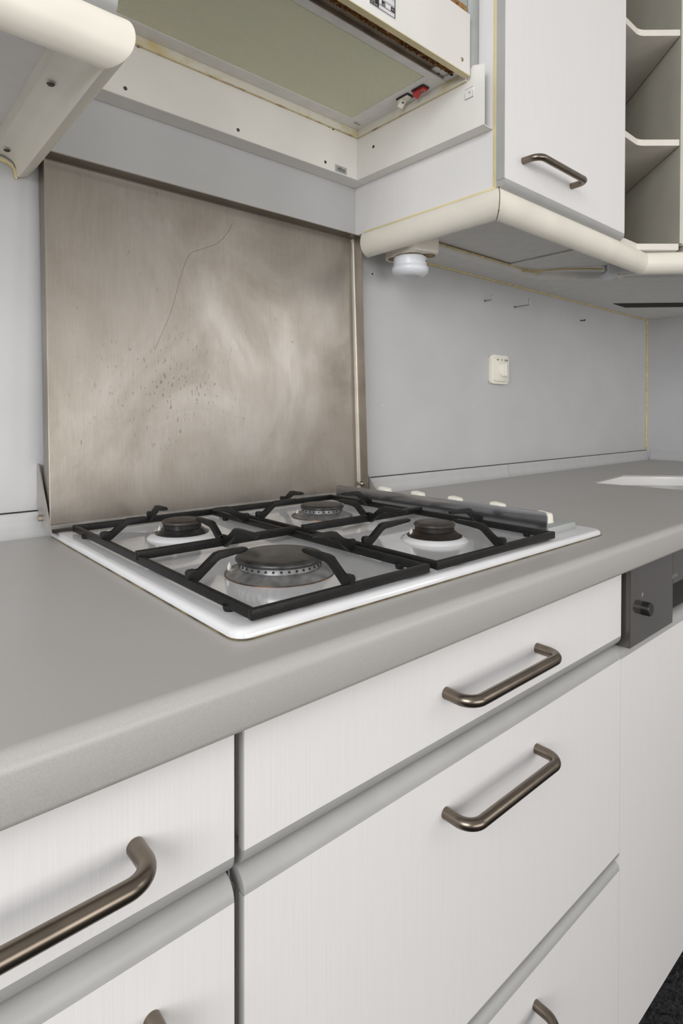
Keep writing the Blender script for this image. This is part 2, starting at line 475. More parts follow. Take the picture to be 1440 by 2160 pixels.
u0 = thing('drawer_cabinet', 'white base cabinet at the left picture edge beside the hob drawers', 'cabinet', (-.15, -.27, FL))
bm = B(); box(bm, -.299, -.008, -.522, -.02, ZB, -.0395); part('carcass', bm, 'white_plain', u0)
bm = B(); box(bm, -.0075, .0035, -.5215, -.50, ZB, -.0395); part('gap_shadow', bm, 'dark', u0)
bm = B(); box(bm, -.3, -.0005, -.47, -.452, FL, ZB-.001); part('plinth', bm, 'dark', u0)
drawer(u0, -.2985, -.0035, ZD1, -.0395, hz=-.0930, hx=(-.232, -.072), top=False, rr=.0155)
drawer(u0, -.2985, -.0035, ZG1, ZD2, hz=-.2065, hx=(-.222, -.062), rr=.0145)
drawer(u0, -.2985, -.0035, ZB, ZG2-.003, bottom=False, rr=.0105)

# ================================================================ dishwasher
dw = thing('dishwasher', 'built-in dishwasher with glossy dark control panel under the worktop', 'dishwasher', (.9, -.27, FL))
bm = B(); box(bm, .604, 1.178, -.515, -.02, ZB, -.040); part('body', bm, 'dark', dw)
bm = B(); box(bm, .6008, 1.1985, YF, YB, ZB, ZD2-.001); dd = part('door_panel', bm, 'white', dw, label='white laminate front')
bm = B(); r = .0145
prism(bm, [(YF, ZD2-.0012)]+arc((YF+r, ZD2-.001), r, 180, 90, 7)[1:]+[(YB, ZD2-.001+r), (YB, ZD2-.0012)], 'x', .6008, 1.1985)
part('edge_profile', bm, 'grey_edge', dd, label='rounded grey edge profile', deg=60)
bm = B(); box(bm, .6, 1.2, -.47, -.452, FL, ZB-.001); part('plinth', bm, 'dark', dw)
# control panel: flat fascia with a recessed grip opening
bm = B()
box(bm, .607, .760, -.552, -.519, -.1515, -.0395, .0008, 1)
box(bm, .760, .960, -.552, -.519, -.0925, -.0395, .0008, 1)
box(bm, .960, 1.194, -.552, -.519, -.1515, -.0395, .0008, 1)
cp = part('control_panel', bm, 'smoke', dw)
bm = B(); box(bm, .760, .960, -.527, -.520, -.151, -.0925); part('grip_recess', bm, 'dark', cp)
bm = B(); lathe(bm, [(0, .0110), (.0082, .0110), (.0095, .0095), (.0095, 0), (0, 0)], (.650, -.552, -.1045), 24, 'y')
part('knob', bm, 'black', cp, label='black round push knob')
for k in range(3):
    bm = B(); box(bm, .6445+.0016*k, .6455+.0016*k, -.5523, -.552, -.0885+.0012*k, -.0825); part('print_mark', bm, 'pale_ink', cp)
for k in range(4):
    bm = B(); box(bm, .757+.006*k, .7582+.006*k, -.5523, -.552, -.083, -.0775); part('print_mark', bm, 'pale_ink', cp)

# ================================================================ gas hob
hob = thing('gas_hob', 'white enamelled four-burner gas hob with raised steel lid on the grey worktop', 'hob', (.31, -.27, 0))
HX0, HX1, HY0, HY1 = .0146, .6046, -.5171, -.0205
bm = B()
t = bmesh.new()
prof = [(0, .0003), (0, .0035), (.0012, .0062), (.0035, .0078), (.007, .0082), (.030, .0074), (.034, .0066), (.16, .0064)]
rings = []
for off, z in prof:
    rings.append([t.verts.new((x, y, z)) for x, y in rrect(HX0+off, HX1-off, HY0+off, HY1-off, max(.002, .014-off*.3), 5)])
for a, b in zip(rings, rings[1:]):
    for i in range(len(a)):
        j = (i+1) % len(a); t.faces.new((a[i], a[j], b[j], b[i]))
t.faces.new(rings[-1]); t.faces.new(rings[0][::-1])
merge(bm, t)
part('hob_plate', bm, 'enamel', hob, deg=50)
bm = B()
t = rrect(HX0-.0008, HX1+.0008, HY0-.0009, HY1+.001, .014, 4)
prism(bm, t, 'z', .0001, .0012)
part('sealing_edge', bm, 'seal', hob, label='brown dirt line around the plate')

def burner(x, y, rcap, capmat, conemat, hump, base):
    z = .0066
    bm = B()
    rc = rcap*.93
    if hump:
        h = B(); lathe(h, [(hump, z-.0005), (hump-.002, z+.0020), (hump-.006, z+.0040), (rcap*1.22, z+.0055), (rcap*.8, z+.0055)], (x, y, 0), 40)
        hp = part('burner_well', h, 'enamel', hob, label='raised white enamel well', deg=60)
        z += .0040
    r0 = base
    lathe(bm, [(r0, z), (r0, z+.001), (r0-.003, z+.0022), (rc+.0025, z+.0068), (rc+.001, z+.0078), (rc, z+.0078), (rc, z+.0135), (0, z+.0135)], (x, y, 0), 48)
    b = part('burner', bm, conemat, hob, deg=40)
    bm = B()
    n = int(rc*2*math.pi/.0075)
    for i in range(n):
        a = 2*math.pi*i/n
        m = Matrix.Translation((x+rc*math.cos(a), y+rc*math.sin(a), z+.0103)) @ Matrix.Rotation(a, 4, 'Z') @ Matrix.Rotation(R(90), 4, 'Y')
        t = bmesh.new()
        bmesh.ops.create_cone(t, cap_ends=True, segments=8, radius1=.0013, radius2=.0013, depth=.0010)
        merge(bm, t, m)
    part('flame_ports', bm, 'dark', b, kind='stuff')
    bm = B(); lathe(bm, [(rc-.001, z+.0128), (rcap-.001, z+.0130), (rcap, z+.0142), (rcap, z+.0162), (rcap-.0015, z+.0178), (rcap*.8, z+.0186), (0, z+.0190)], (x, y, 0), 48)
    part('burner_cap', bm, capmat, b, label='dark round cap', deg=50)
    bm = B(); lathe(bm, [(base+.0008, z-.0002), (base+.0006, z+.0010), (base-.0006, z+.0010)], (x, y, 0), 48)
    part('rust_ring', bm, 'rust_ring', b, label='thin rust-brown ring')
    # spark electrode
    bm = B(); lathe(bm, [(.0022, z), (.0022, z+.007), (.001, z+.0075), (.001, z+.0095), (0, z+.0095)], (x-rcap*.88, y+rcap*.72, 0), 10)
    part('electrode', bm, 'ivory', b, label='white ceramic electrode')
burner(.137, -.397, .0455, 'cap_dark', 'alu', 0, .0555)
burner(.139, -.170, .0262, 'rust_cap', 'rim_dark', .046, .0345)
burner(.376, -.172, .0345, 'cap_dark', 'alu', 0, .0475)
burner(.378, -.400, .0265, 'rust_cap', 'rust_cone', .0440, .0350)

# control strip with splash guard and knobs
bm = B(); prism(bm, [(.505, .0066), (.505, .0175), (.574, .0175), (.5785, .0135), (.5785, .0066)], 'y', -.489, -.066, .0008)
part('control_strip', bm, 'galv', hob, label='grey metal control strip')
bm = B(); prism(bm, [(-.4885, .0075)]+[(-.060, .0075)]+arc((-.066, .0290), .006, 0, 90, 5)+arc((-.4825, .0325), .006, 90, 180, 5), 'x', .5015, .5033, .0004)
part('splash_guard', bm, 'guard', hob, label='upright aluminium guard in front of the knobs')
for k, y in enumerate((-.149, -.228, -.307, -.386, -.461)):
    bm = B()
    prism(bm, [(-.0115, .0185), (-.0095, .0305), (-.0080, .0318), (.0080, .0338), (.0098, .0325), (.0115, .0185)], 'x', .533, .549, .0018,
          Matrix.Translation((0, y, -.0015 if k == 4 else .0028)))
    lathe(bm, [(.0125, .0177), (.0125, .0225), (0, .0225)], (.541, y, 0), 24)
    part('control_knob', bm, 'ivory', hob, label='ivory wedge-shaped knob')

# raised lid: shallow steel tray leaning slightly back
LX0, LX1, LZ0, LZ1, LYB, LYT, LD = .008, .5945, .0100, .526, -.0505, -.0285, .0245
def lid_m():
    zdir = Vector((0, LYT-LYB, LZ1-LZ0)).normalized(); xd = Vector((1, 0, 0)); yd = zdir.cross(xd)
    m = Matrix((xd, yd, zdir)).transposed().to_4x4(); m.translation = Vector((LX0, LYB, LZ0)); return m
LM = lid_m()
W, H = LX1-LX0, math.hypot(LYT-LYB, LZ1-LZ0)
bm = B()
# cross-section in x: rim, fillet, panel, fillet, rim  (local y grows towards the wall)
def fillet(rf, n=15):
    return [(0.0, 0.0), (.0012, 0.0)]+[(.0012+rf-rf*math.cos(R(a)), LD-rf+rf*math.sin(R(a))) for a in range(0, 91, n)]
sec = fillet(.005)+[(W-x, y) for x, y in fillet(.008, 10)[::-1]]
sec += [(W, LD+.0014), (0, LD+.0014)]
prism(bm, sec, 'z', 0, H, mtx=LM)
lid = part('lid', bm, 'steel', hob, label='raised brushed stainless steel hob lid', deg=60)
bm = B(); prism(bm, [(0, H), (LD+.0014, H), (LD+.0014, H-.008), (LD, H-.0035), (LD-.001, H-.0022), (LD-.003, H-.0014), (0, H-.0014)], 'x', .0013, W-.0013, mtx=LM)
part('lid_top_rim', bm, 'steel', lid, deg=60)
bm = B(); prism(bm, [(LD-.003, 0), (LD-.0005, 0), (LD-.0005, .007), (LD-.003, .0062)], 'x', .004, W-.004, mtx=LM)
part('lid_bottom_fold', bm, 'bracket', lid)
bm = B(); box(bm, .012, .590, -.0480, -.0225, .0074, .0096, .0008); part('lid_shade_strip', bm, 'black', hob, label='dark strip standing in for the shade under the lid')  # black strip added as the shade on the hob below the lid
# the long hairline scratch across the panel
bm = B()
sc = [(.305, .4985), (.293, .478), (.274, .457), (.245, .442), (.222, .428), (.205, .385), (.188, .330), (.160, .268)]
tube(bm, [LM @ Vector((a, LD-.00005, b-LZ0)) for a, b in catmull(sc, 5)], .00026, 5)
part('scratch', bm, 'scratch', lid, label='long curved hairline scratch')
# hinge brackets left and right, with bolts
for name, x, pts in (('hinge_bracket', .0050, [(.001, .0983), (-.008, .0988), (-.072, .0085), (-.046, .0085), (-.0265, .0152), (-.0045, .0351), (.001, .058)]),
                     ('hinge_bracket', .5985, [(.000, .075), (-.020, .075), (-.076, .0085), (-.046, .0085), (-.0045, .0351)])):
    bm = B(); prism(bm, pts, 'x', x-.0008, x+.0008); part(name, bm, 'bracket', hob, label='triangular steel hinge bracket')
bm = B()
lathe(bm, [(0, .006), (.0045, .006), (.0045, 0)], (.0042, -.031, .0275), 6, 'x')
part('bolt', bm, 'steel_bolt', hob, label='hexagon bolt on the left hinge')
bm = B()
lathe(bm, [(0, .006), (.003, .0055), (.0050, .003), (.0052, 0)], (.5925, -.0330, .0275), 16, 'x')
part('bolt', bm, 'steel_bolt', hob, label='domed bolt on the right hinge')

# ================================================================ pan supports
def pan_support(name, label, xa, xb, bx):
    g = thing(name, label, 'pan support', ((xa+xb)/2, -.286, .0066), 'cast iron pan supports on the hob')
    y0, y1, yc, w, z0, z1 = -.5085, -.064, -.283, .0055, .0100, .0185
    bm = B()
    box(bm, xa, xa+w, y0, y1, z0, z1, .0012)
    box(bm, xb-w, xb, y0, y1, z0, z1, .0012)
    box(bm, xa-.0003, xb+.0003, y0-.0003, y0+w, z0-.0003, z1+.0003, .0012)
    box(bm, xa-.0003, xb+.0003, y1-w, y1+.0003, z0-.0003, z1+.0003, .0012)
    part('frame', bm, 'iron', g)
    bm = B(); box(bm, xa-.001, xb+.001, yc-.003, yc+.003, .0135, .0235, .0012)
    part('cross_bar', bm, 'iron', g)
    for x in (xa+w/2, xb-w/2):
        for y in (-.47, -.11):
            bm = B(); lathe(bm, [(0, .0067), (.0040, .0067), (.0055, .0105), (.0055, .013), (0, .013)], (x, y, 0), 12)
            part('foot', bm, 'iron', g)
    prof = lambda L: [(-.003, .0130), (-.004, .0240), (-.002, .0262), (.004, .0262), (.0065, .0240), (.010, .0245), (.0245, .0375), (.030, .0388), (L-.004, .0388), (L, .0375), (L, .0350), (L-.004, .0338), (.031, .0322), (.027, .0305), (.010, .0160), (.006, .0130)]
    def finger(x, y, ang, L):
        bm = B()
        m = Matrix.Translation((x, y, 0)) @ Matrix.Rotation(R(ang), 4, 'Z')
        prism(bm, prof(L), 'y', -.0028, .0028, .0009, m)      # (x,z) outline
        part('finger', bm, 'iron', g)
    for by, rtip in ((-.397, .040), (-.171, .046)):
        finger(xa+.004, by, 0, bx-xa-.004-rtip)
        finger(xb-.004, by, 180, xb-.004-bx-rtip)
        near = y0+.003 if by < -.3 else yc
        far = yc if by < -.3 else y1-.003
        finger(bx, near, 90, by-near-rtip)
        finger(bx, far, -90, far-by-rtip)
    return g
pan_support('pan_support', 'black iron pan support over the two left burners', .0325, .2410, .137)
pan_support('pan_support', 'black iron pan support over the two right burners beside the guard', .2530, .4855, .373)

# ================================================================ wall units
XC, YC, ZC = .602, -.342, .533
ZTOP = 1.45
PROF = [(-.037, .5325), (-.037, .511), (-.024, .509), (-.0165, .505), (-.0125, .498), (-.0105, .4860), (-.0085, .4848), (-.003, .4862),
        (.004, .4905), (.0095, .4975), (.0125, .506), (.0130, .515), (.0115, .523), (.008, .529), (.002, .5322)]
PROF = PROF[:2]+catmull(PROF[2:6], 3)+catmull(PROF[6:], 4)
def sweep(bm, P, Q, nP, nQ, prof=PROF, seg=1):
    # profile (outward, z) swept from P to Q; nP/nQ are the mitre vectors at the ends
    t = bmesh.new()
    a = [t.verts.new((P[0]+nP[0]*o, P[1]+nP[1]*o, z)) for o, z in prof]
    b = [t.verts.new((Q[0]+nQ[0]*o, Q[1]+nQ[1]*o, z)) for o, z in prof]
    n = len(prof)
    t.faces.new(a); t.faces.new(b[::-1])
    for i in range(n):
        j = (i+1) % n; t.faces.new((a[i], a[j], b[j], b[i]))
    merge(bm, t)
S2 = math.sqrt(.5)
def wall_door(unit, x0, x1, z0, z1, hx, hz, mirror=False):
    yf, yb = -.3585, -.3425
    bm = B(); box(bm, x0, x1, yf, yb, z0, z1); d = part('door', bm, 'white', unit)
    bm = B(); r = .015
    prism(bm, [(yf, z0+.0002)]+arc((yf+r, z0), r, 180, 270, 7)[1:]+[(yb, z0-r), (yb, z0+.0002)], 'x', x0, x1)
    part('edge_profile', bm, 'grey_edge', d, label='rounded grey lower edge', deg=60)
    bm = B(); box(bm, x0-.0010, x0-.0001, yf+.0008, yb, z0, z1); part('edge_band', bm, 'grey_edge', d, label='grey side edge')
    if hx: handle(hx[0], hx[1], yf, hz, d)
    return d
wr = thing('wall_cabinet', 'white wall cabinet with bronze handle right of the cooker hood', 'cabinet', (.82, -.17, ZC))
bm = B(); box(bm, XC, XC+.016, YC+.0095, -.0005, ZC, ZTOP); part('side_panel', bm, 'white', wr)
bm = B(); box(bm, XC-.0005, XC+.016, YC-.0005, YC+.0095, ZC, ZTOP, .0006); part('edge_band', bm, 'band', wr, label='yellowed edge band')
bm = B(); box(bm, XC+.016, 1.034, YC+.002, -.0005, ZC+.002, ZC+.018); part('bottom_panel', bm, 'under', wr)
bm = B(); box(bm, 1.036, 1.052, YC, -.0005, ZC, ZTOP); part('side_panel', bm, 'white_plain', wr)
bm = B(); box(bm, XC+.016, 1.036, YC+.003, YC+.010, ZC+.018, ZTOP); part('front_filler', bm, 'white_plain', wr)
wall_door(wr, .5975, 1.0335, .5435, ZTOP, (.649, .809), .5840)
# pelmet under the right units, mitred at its corners
bm = B(); sweep(bm, (XC, -.0305), (XC, YC+.0012), (-1, 0), (-1, -1)); part('pelmet', bm, 'cream', wr, label='cream rounded side pelmet')
CX = 1.168
m2 = (-(math.tan(R(22.5))), -1)
bm = B(); sweep(bm, (XC+.0012, YC), (CX, YC), (-1, -1), m2); part('pelmet', bm, 'cream', wr, label='cream rounded front pelmet')
bm = B(); prism(bm, [(XC-.0085, YC-.0085), (XC-.0070, YC-.0085), (XC+.006, YC+.0045), (XC+.006, YC+.006), (XC+.0045, YC+.006), (XC-.0085, YC-.0070)], 'z', .494, .5318)
part('mitre_gap', bm, 'socket_hole', wr, label='brown open mitre at the corner')
# raised tan line between side panel and pelmet
bm = B(); box(bm, XC-.0022, XC+.002, YC+.002, -.030, ZC-.0006, ZC+.0030, .0006); part('glue_line', bm, 'band', wr, label='yellowed glue line')

# open diagonal shelf unit
PX, PY = 1.205, -.405
sh = thing('open_shelf_unit', 'open white shelf unit with angled fronts right of the wall cabinet', 'shelf', (1.2, -.2, ZC))
far = .385
end = (PX+far*1.0, PY+far*1.0)
def shelf_poly(inset=0):
    return [(1.053, YC), (1.137, YC), (PX-.001, PY+.002), (end[0]-.014, end[1]-.010), (1.053, -.0185)]
def rounded(poly, idx, r, n=4):
    p0, p1, p2 = (Vector(poly[i]) for i in (idx-1, idx, idx+1))
    a = p1+(p0-p1).normalized()*r; b = p1+(p2-p1).normalized()*r
    q = []
    for i in range(n+1):
        t = i/n; q.append(tuple(a*(1-t)**2+p1*2*t*(1-t)+b*t*t))
    return poly[:idx]+q+poly[idx+1:]
for z in (.7620, 1.0030):
    bm = B(); prism(bm, rounded(shelf_poly(), 1, .010), 'z', z, z+.0135, .0008)
    part('shelf', bm, 'shelf_white', sh)
bm = B(); prism(bm, shelf_poly(), 'z', ZC, .5460, .0008); part('bottom_panel', bm, 'shelf_white', sh)
bm = B(); prism(bm, shelf_poly(), 'z', ZC-.0012, ZC-.0002); part('underside', bm, 'under', sh)
bm = B(); box(bm, 1.053, end[0], -.018, -.0005, ZC+.014, ZTOP); part('back_panel', bm, 'inside', sh)
bm = B(); prism(bm, [(PX, PY), (PX+.0113, PY-.0113), (end[0]+.0113, end[1]-.0113), end], 'z', .5465, ZTOP); part('divider', bm, 'inside', sh)
# corner wall cabinet with diagonal door, only its left edge is in view
dl = .34
QX, QY = PX+dl*S2, PY-dl*S2
cc = thing('corner_wall_cabinet', 'corner wall cabinet at the right picture edge, grey underside over the sink', 'cabinet', (1.6, -.2, .5167))
bm = B()
prism(bm, [(XC+.003, -.001), (XC+.003, -.083), (1.172, -.083), (1.172+.255, -.083-.255), (1.172+.42, -.083-.42), (1.99, -.52), (XR-.001, -.52), (XR-.001, -.001)], 'z', .5167, .5322)
part('bottom_panel', bm, 'under', cc)
bm = B()
d0 = (PX+.004, PY-.004)
prism(bm, [d0, (QX, QY), (QX+.011, QY+.011), (d0[0]+.0113, d0[1]+.0113)], 'z', .5440, ZTOP, .001)
part('door', bm, 'white', cc)
bm = B(); prism(bm, [(PX+.02, PY), (QX+.02, QY+.02), (QX+.2, QY+.18), (end[0]+.03, end[1])], 'z', .5325, ZTOP); part('carcass', bm, 'inside', cc)
bm = B(); sweep(bm, (CX+.0003, YC-.0003), (CX+.45*S2, YC-.45*S2), m2, (-S2, -S2)); part('pelmet', bm, 'cream', cc, label='cream rounded diagonal pelmet')
bm = B()
prism(bm, [(1.647, -.064), (1.740, -.064), (1.80, -.1235), (1.95, -.2735), (1.93, -.32), (1.7685, -.2233)][0:1]+[(1.742, -.061), (2.0, -.319), (1.905, -.322)], 'z', .5150, .5168)
part('cable_slot', bm, 'dark', cc, label='black slot in the underside')
bm = B()
prism(bm, [(XC+.004, -.0832), (XC+.004, -.0844), (1.1715, -.0844), (1.1715+.42, -.0844-.42), (1.1723+.42, -.0836-.42), (1.1723, -.0832)], 'z', .5169, .5320)
part('edge_strip', bm, 'white_plain', cc, label='white front edge of the grey underside')
bm = B(); box(bm, XC+.005, XR-.001, -.0035, -.0005, .5135, .5167, .0008); part('sealant', bm, 'yellow', cc, label='yellowed sealant line')
bm = B()
sweep(bm, (XC+.13, -.0845), (1.1705, -.0845), (0, -1), (0, -1), [(0, .529), (.002, .529), (.002, .5322), (0, .5322)])
part('sealant', bm, 'yellow', cc, label='yellowed sealant line')

# left wall cabinet
XL = -.0085
PL = [(o, z+.003) for o, z in PROF]
wl = thing('wall_cabinet', 'wall cabinet corner with cream pelmet at the top left of the hood', 'cabinet', (-.25, -.17, ZC))
bm = B(); box(bm, -.50, XL, YC, -.0005, ZC, ZTOP); part('carcass', bm, 'white_plain', wl)
wd = wall_door(wl, -.495, XL-.004, .5435, ZTOP, None, 0)
bm = B(); sweep(bm, (XL, -.004), (XL, YC), (1, 0), (1, -1), PL); part('pelmet', bm, 'cream', wl, label='cream hollow side pelmet seen from inside')
bm = B(); sweep(bm, (XL-.0003, YC), (-.50, YC), (1, -1), (0, -1), PL); part('pelmet', bm, 'cream', wl, label='cream rounded front pelmet')
bm = B(); prism(bm, [(XL-.036, .533), (XL-.036, .5105), (XL-.024, .5085), (XL-.0160, .5045), (XL-.012, .498), (XL-.0100, .4858), (XL-.0122, .4846), (XL-.0150, .498), (XL-.0215, .5030), (XL-.05, .5055), (XL-.05, .533)], 'y', -.0040, -.0008)
part('pelmet_end', bm, 'band', wl, label='yellowed cut end of the pelmet')
for y in (-.232, -.030):
    bm = B(); lathe(bm, [(0, -.0012), (.003, -.0010), (.0042, .0002), (0, .0004)], (XL-.0275, y, .5097), 12); part('screw', bm, 'screw', wl, label='dark screw head')

# ================================================================ cooker hood
hd = thing('cooker_hood', 'built-in cooker hood between the wall cabinets above the hob', 'cooker hood', (.3, -.17, .63))
bm = B()
box(bm, .002, .5775, -.036, -.0345, .6305, .7255)
box(bm, .002, .601, -.0345, -.0008, .6302, .6318)
part('back_plate', bm, 'hood_white', hd)
bm = B()
box(bm, .5762, .5777, -.3335, -.0365, .6305, .7262)
box(bm, .5777, .6014, -.3320, -.030, .6305, .6318)
prism(bm, [(-.3335, .7262), (-.3120, .7330), (-.300, .7262)], 'x', .5762, .5777)
part('side_plate', bm, 'hood_white', hd)
for x in (.116, .305, .494):
    bm = B(); lathe(bm, [(0, .0012), (.0022, .0010), (.0034, -.0005), (0, -.0006)], (x, -.036, .6428), 14, 'y'); part('screw', bm, 'screw', hd, label='dark screw in the back plate')
bm = B(); lathe(bm, [(0, .0010), (.0022, .0008), (.0034, -.0005), (0, -.0006)], (.5762, -.081, .681), 14, 'x'); part('screw', bm, 'dark', hd, label='dark screw hole in the side plate')
# logo plate on the back plate
bm = B(); prism(bm, rrect(.518, .5475, .6325, .6455, .0006, 2), 'y', -.0366, -.036); lp = part('logo_plate', bm, 'label_grey', hd, label='small grey plate with black lettering')
text('lettering', 'itho', .0125, face_mtx((.5335, -.0367, .6392), (1, 0, 0), (0, 0, 1)), 'ink', lp)
# hood body: yellowed lip, tray, lamp glass
bm = B()
box(bm, .002, .5755, -.0395, -.0362, .7115, .7400, .0006)
box(bm, .5722, .5755, -.3000, -.0395, .7115, .7400, .0006)
part('lip', bm, 'lip', hd, label='yellowed lip around the hood tray')
bm = B()
random.seed(11)
box(bm, .002, .5755, -.0402, -.0360, .7106, .7120, .0004)
box(bm, .5719, .5757, -.3000, -.0402, .7108, .7116, .0003)
part('grease_streak', bm, 'grease_edge', hd, label='amber grease on the lip')
for x, s in ((.513, .0028), (.502, .0016), (.135, .0022)):
    bm = B(); lathe(bm, [(0, .0010), (s, .0006), (s*1.2, 0)], (x, -.0362, .7118), 9, 'y'); part('grease_spot', bm, 'screw', hd, label='dark burnt grease spot')
ZP = .7255
bm = B()
# tray = frame round the glass (four boards), slightly above the lip
box(bm, .002, .5720, -.0660, -.0400, ZP, ZP+.006)
box(bm, .5318, .5720, -.2620, -.0660, ZP, ZP+.006)
box(bm, .002, .5318, -.2620, -.2480, ZP, ZP+.006)
part('tray', bm, 'grey_panel', hd, label='grey white tray around the lamp glass')
bm = B(); box(bm, .002, .5316, -.2478, -.0662, ZP+.0012, ZP+.0042); part('lamp_glass', bm, 'glass', hd, label='greenish ribbed lamp glass')
bm = B(); tube(bm, [(.06, -.150, ZP+.021), (.49, -.150, ZP+.021)], .0125, 20); part('lamp_tube', bm, 'label_white', hd, label='white lamp tube behind the glass')
bm = B(); box(bm, .002, .570, -.262, -.040, ZP+.045, ZP+.047); part('lamp_housing', bm, 'label_white', hd)
bm = B(); box(bm, .002, .5755, -.3000, -.0400, .80, .83); box(bm, .002, .012, -.30, -.04, .735, .80); box(bm, .566, .5755, -.30, -.04, .742, .80); part('housing', bm, 'galv', hd)
# filter edge visible between tray and front board
bm = B()
box(bm, .002, .5600, -.2995, -.2635, .7330, .7350)
box(bm, .002, .5600, -.2637, -.2622, .7256, .7350)
part('filter_frame', bm, 'frame_brown', hd, label='brown stained filter frame')
bm = B()
random.seed(5)
# matted base with many short tufts
FZ = .7268
nx, ny = 220, 7
g = [[bm.verts.new((.003+.553*i/nx, -.2998+.0195*j/ny, FZ-.0035*random.random()-.0015*math.sin(i*.9)*math.sin(j*1.3))) for j in range(ny+1)] for i in range(nx+1)]
for i in range(nx):
    for j in range(ny): bm.faces.new((g[i][j], g[i+1][j], g[i+1][j+1], g[i][j+1]))
for i in range(3200):
    x = .004+random.random()*.551; y = -.2995+random.random()*.019
    h = .0015+random.random()*.0032; dx = random.uniform(-.002, .002); dy = random.uniform(-.002, .002); w = random.uniform(.0005, .0011); zb = FZ-.001
    t = [bm.verts.new((x-w, y, zb)), bm.verts.new((x+w, y-w, zb)), bm.verts.new((x, y+w, zb)), bm.verts.new((x+dx, y+dy, zb-h))]
    for f in ((0, 1, 3), (1, 2, 3), (2, 0, 3)): bm.faces.new([t[k] for k in f])
part('grease_filter', bm, 'filter', hd, label='brown grease-soaked filter mat', kind='stuff')
bm = B(); box(bm, .5600, .5720, -.2995, -.2622, .7262, .7420); box(bm, .53, .5600, -.2750, -.2622, .7300, .7420); part('corner_plate', bm, 'grey_panel', hd)
for x, y in ((.5615, -.280), (.548, -.2625)):
    bm = B(); lathe(bm, [(0, -.0008), (.0028, -.0006), (.0028, .001)], (x, y, .7262 if x > .55 else .730), 12); part('screw', bm, 'dark', hd, label='dark screw hole')
# front board with rating plate
bm = B(); box(bm, .002, .5690, -.3112, -.3005, .7145, .8115, .0006)
fb = part('front_board', bm, 'hood_white', hd, label='white front board of the hood')
bm = B(); box(bm, .002, .5688, -.3108, -.3006, .7136, .7146); part('board_edge', bm, 'band', fb, label='yellowed lower edge')
bm = B(); lathe(bm, [(0, .0006), (.0025, .0010), (.0034, 0)], (.5485, -.3112, .7318), 14, 'y'); part('screw', bm, 'steel_bolt', fb, label='steel screw in the corner')
bm = B(); prism(bm, rrect(.3440, .3955, .7260, .7560, .0012, 3), 'y', -.3116, -.3112); part('rating_plate', bm, 'label_white', fb, label='black and silver rating plate')
bm = B(); Y0, Y1 = -.31185, -.3116
for a in ((.3448, .3620, .7282, .7545), (.3932, .3945, .7275, .755), (.3448, .3945, .7540, .7552)): box(bm, a[0], a[1], Y0, Y1, a[2], a[3])
for a in ((.3676, .3745, .7347, .7410), (.3856, .3935, .7347, .7405)): box(bm, a[0], a[1], Y0, Y1, a[2], a[3])
part('plate_print', bm, 'ink', fb)
bm = B()
for a in ((.3448, .3932, .7268, .7284), (.3620, .3932, .7330, .7346), (.3620, .3932, .7410, .7422), (.3620, .3932, .7432, .7436), (.3690, .3932, .7508, .7513)): box(bm, a[0], a[1], Y0+.0001, Y1, a[2], a[3])
part('plate_lines', bm, 'grey_ink', fb)
bm = B()
random.seed(3)
for row, (xa_, xb_, z_) in enumerate(((.346, .3605, .7300), (.346, .3605, .7330), (.346, .3605, .7380), (.346, .3605, .7410), (.346, .3605, .7460), (.3690, .3735, .7362), (.3690, .3735, .7388), (.3870, .3925, .7375))):
    x = xa_
    while x < xb_:
        w = random.uniform(.0006, .0016)
        if random.random() < .8: box(bm, x, min(x+w, xb_), Y0-.0001, Y0+.0002, z_-.0008, z_+.0008)
        x += w+.0006
part('plate_print', bm, 'label_grey', fb, kind='stuff')

# switches in the tray
def rocker(x, y, mat, label, flip):
    bm = B(); prism(bm, rrect(x-.0085, x+.0085, y-.0140, y+.0140, .002, 3), 'z', ZP-.0026, ZP+.0005, .0006)
    s = part('switch', bm, 'black', hd, label=label)
    bm = B()
    a, b = (.0010, .0150) if flip else (.0090, .0110)
    prism(bm, [(y-.0115, ZP-.002), (y-.0115, ZP-.0026-a*.5), (y-.004, ZP-.0045), (y+.002, ZP-.0040), (y+.0115, ZP-.0026-b*.75), (y+.0115, ZP-.002)], 'x', x-.0062, x+.0062, .0006)
    part('rocker', bm, mat, s)
    return s
s1 = rocker(.5535, -.1830, 'ivory', 'switch with ivory rocker and lamp symbol', True)
s2 = rocker(.5535, -.2190, 'red', 'switch with red rocker', False)
bm = B()
for k in range(4):
    m = Matrix.Translation((.5535, -.1785, ZP-.0068)) @ Matrix.Rotation(R(45*k), 4, 'Z')
    box(bm, -.0024, .0024, -.0002, .0002, -.0014, .0004, mtx=m)
part('lamp_symbol', bm, 'grey_ink', s1)
text('tray_lettering', 'itho', .0105, face_mtx((.5530, -.0600, ZP-.0001), (1, .0, 0), (0, 1, 0)) @ Matrix.Rotation(R(180), 4, 'X'), 'grey_ink', hd)
# small clip label on the side plate
bm = B(); prism(bm, rrect(-.3130, -.2975, .6830, .6985, .001, 2), 'x', .5748, .5762); cl = part('side_clip', bm, 'hood_white', hd, label='small square clip on the side plate')
bm = B()
for z in (.6828, .6985): box(bm, .5744, .5750, -.3135, -.2970, z-.0003, z+.0003)
for y in (-.3130, -.2975): box(bm, .5744, .5750, y-.0003, y+.0003, .683, .692)
box(bm, .5744, .5749, -.3075, -.3060, .6885, .693); box(bm, .5744, .5749, -.3060, -.3035, .6915, .693)
part('clip_outline', bm, 'label_grey', cl)
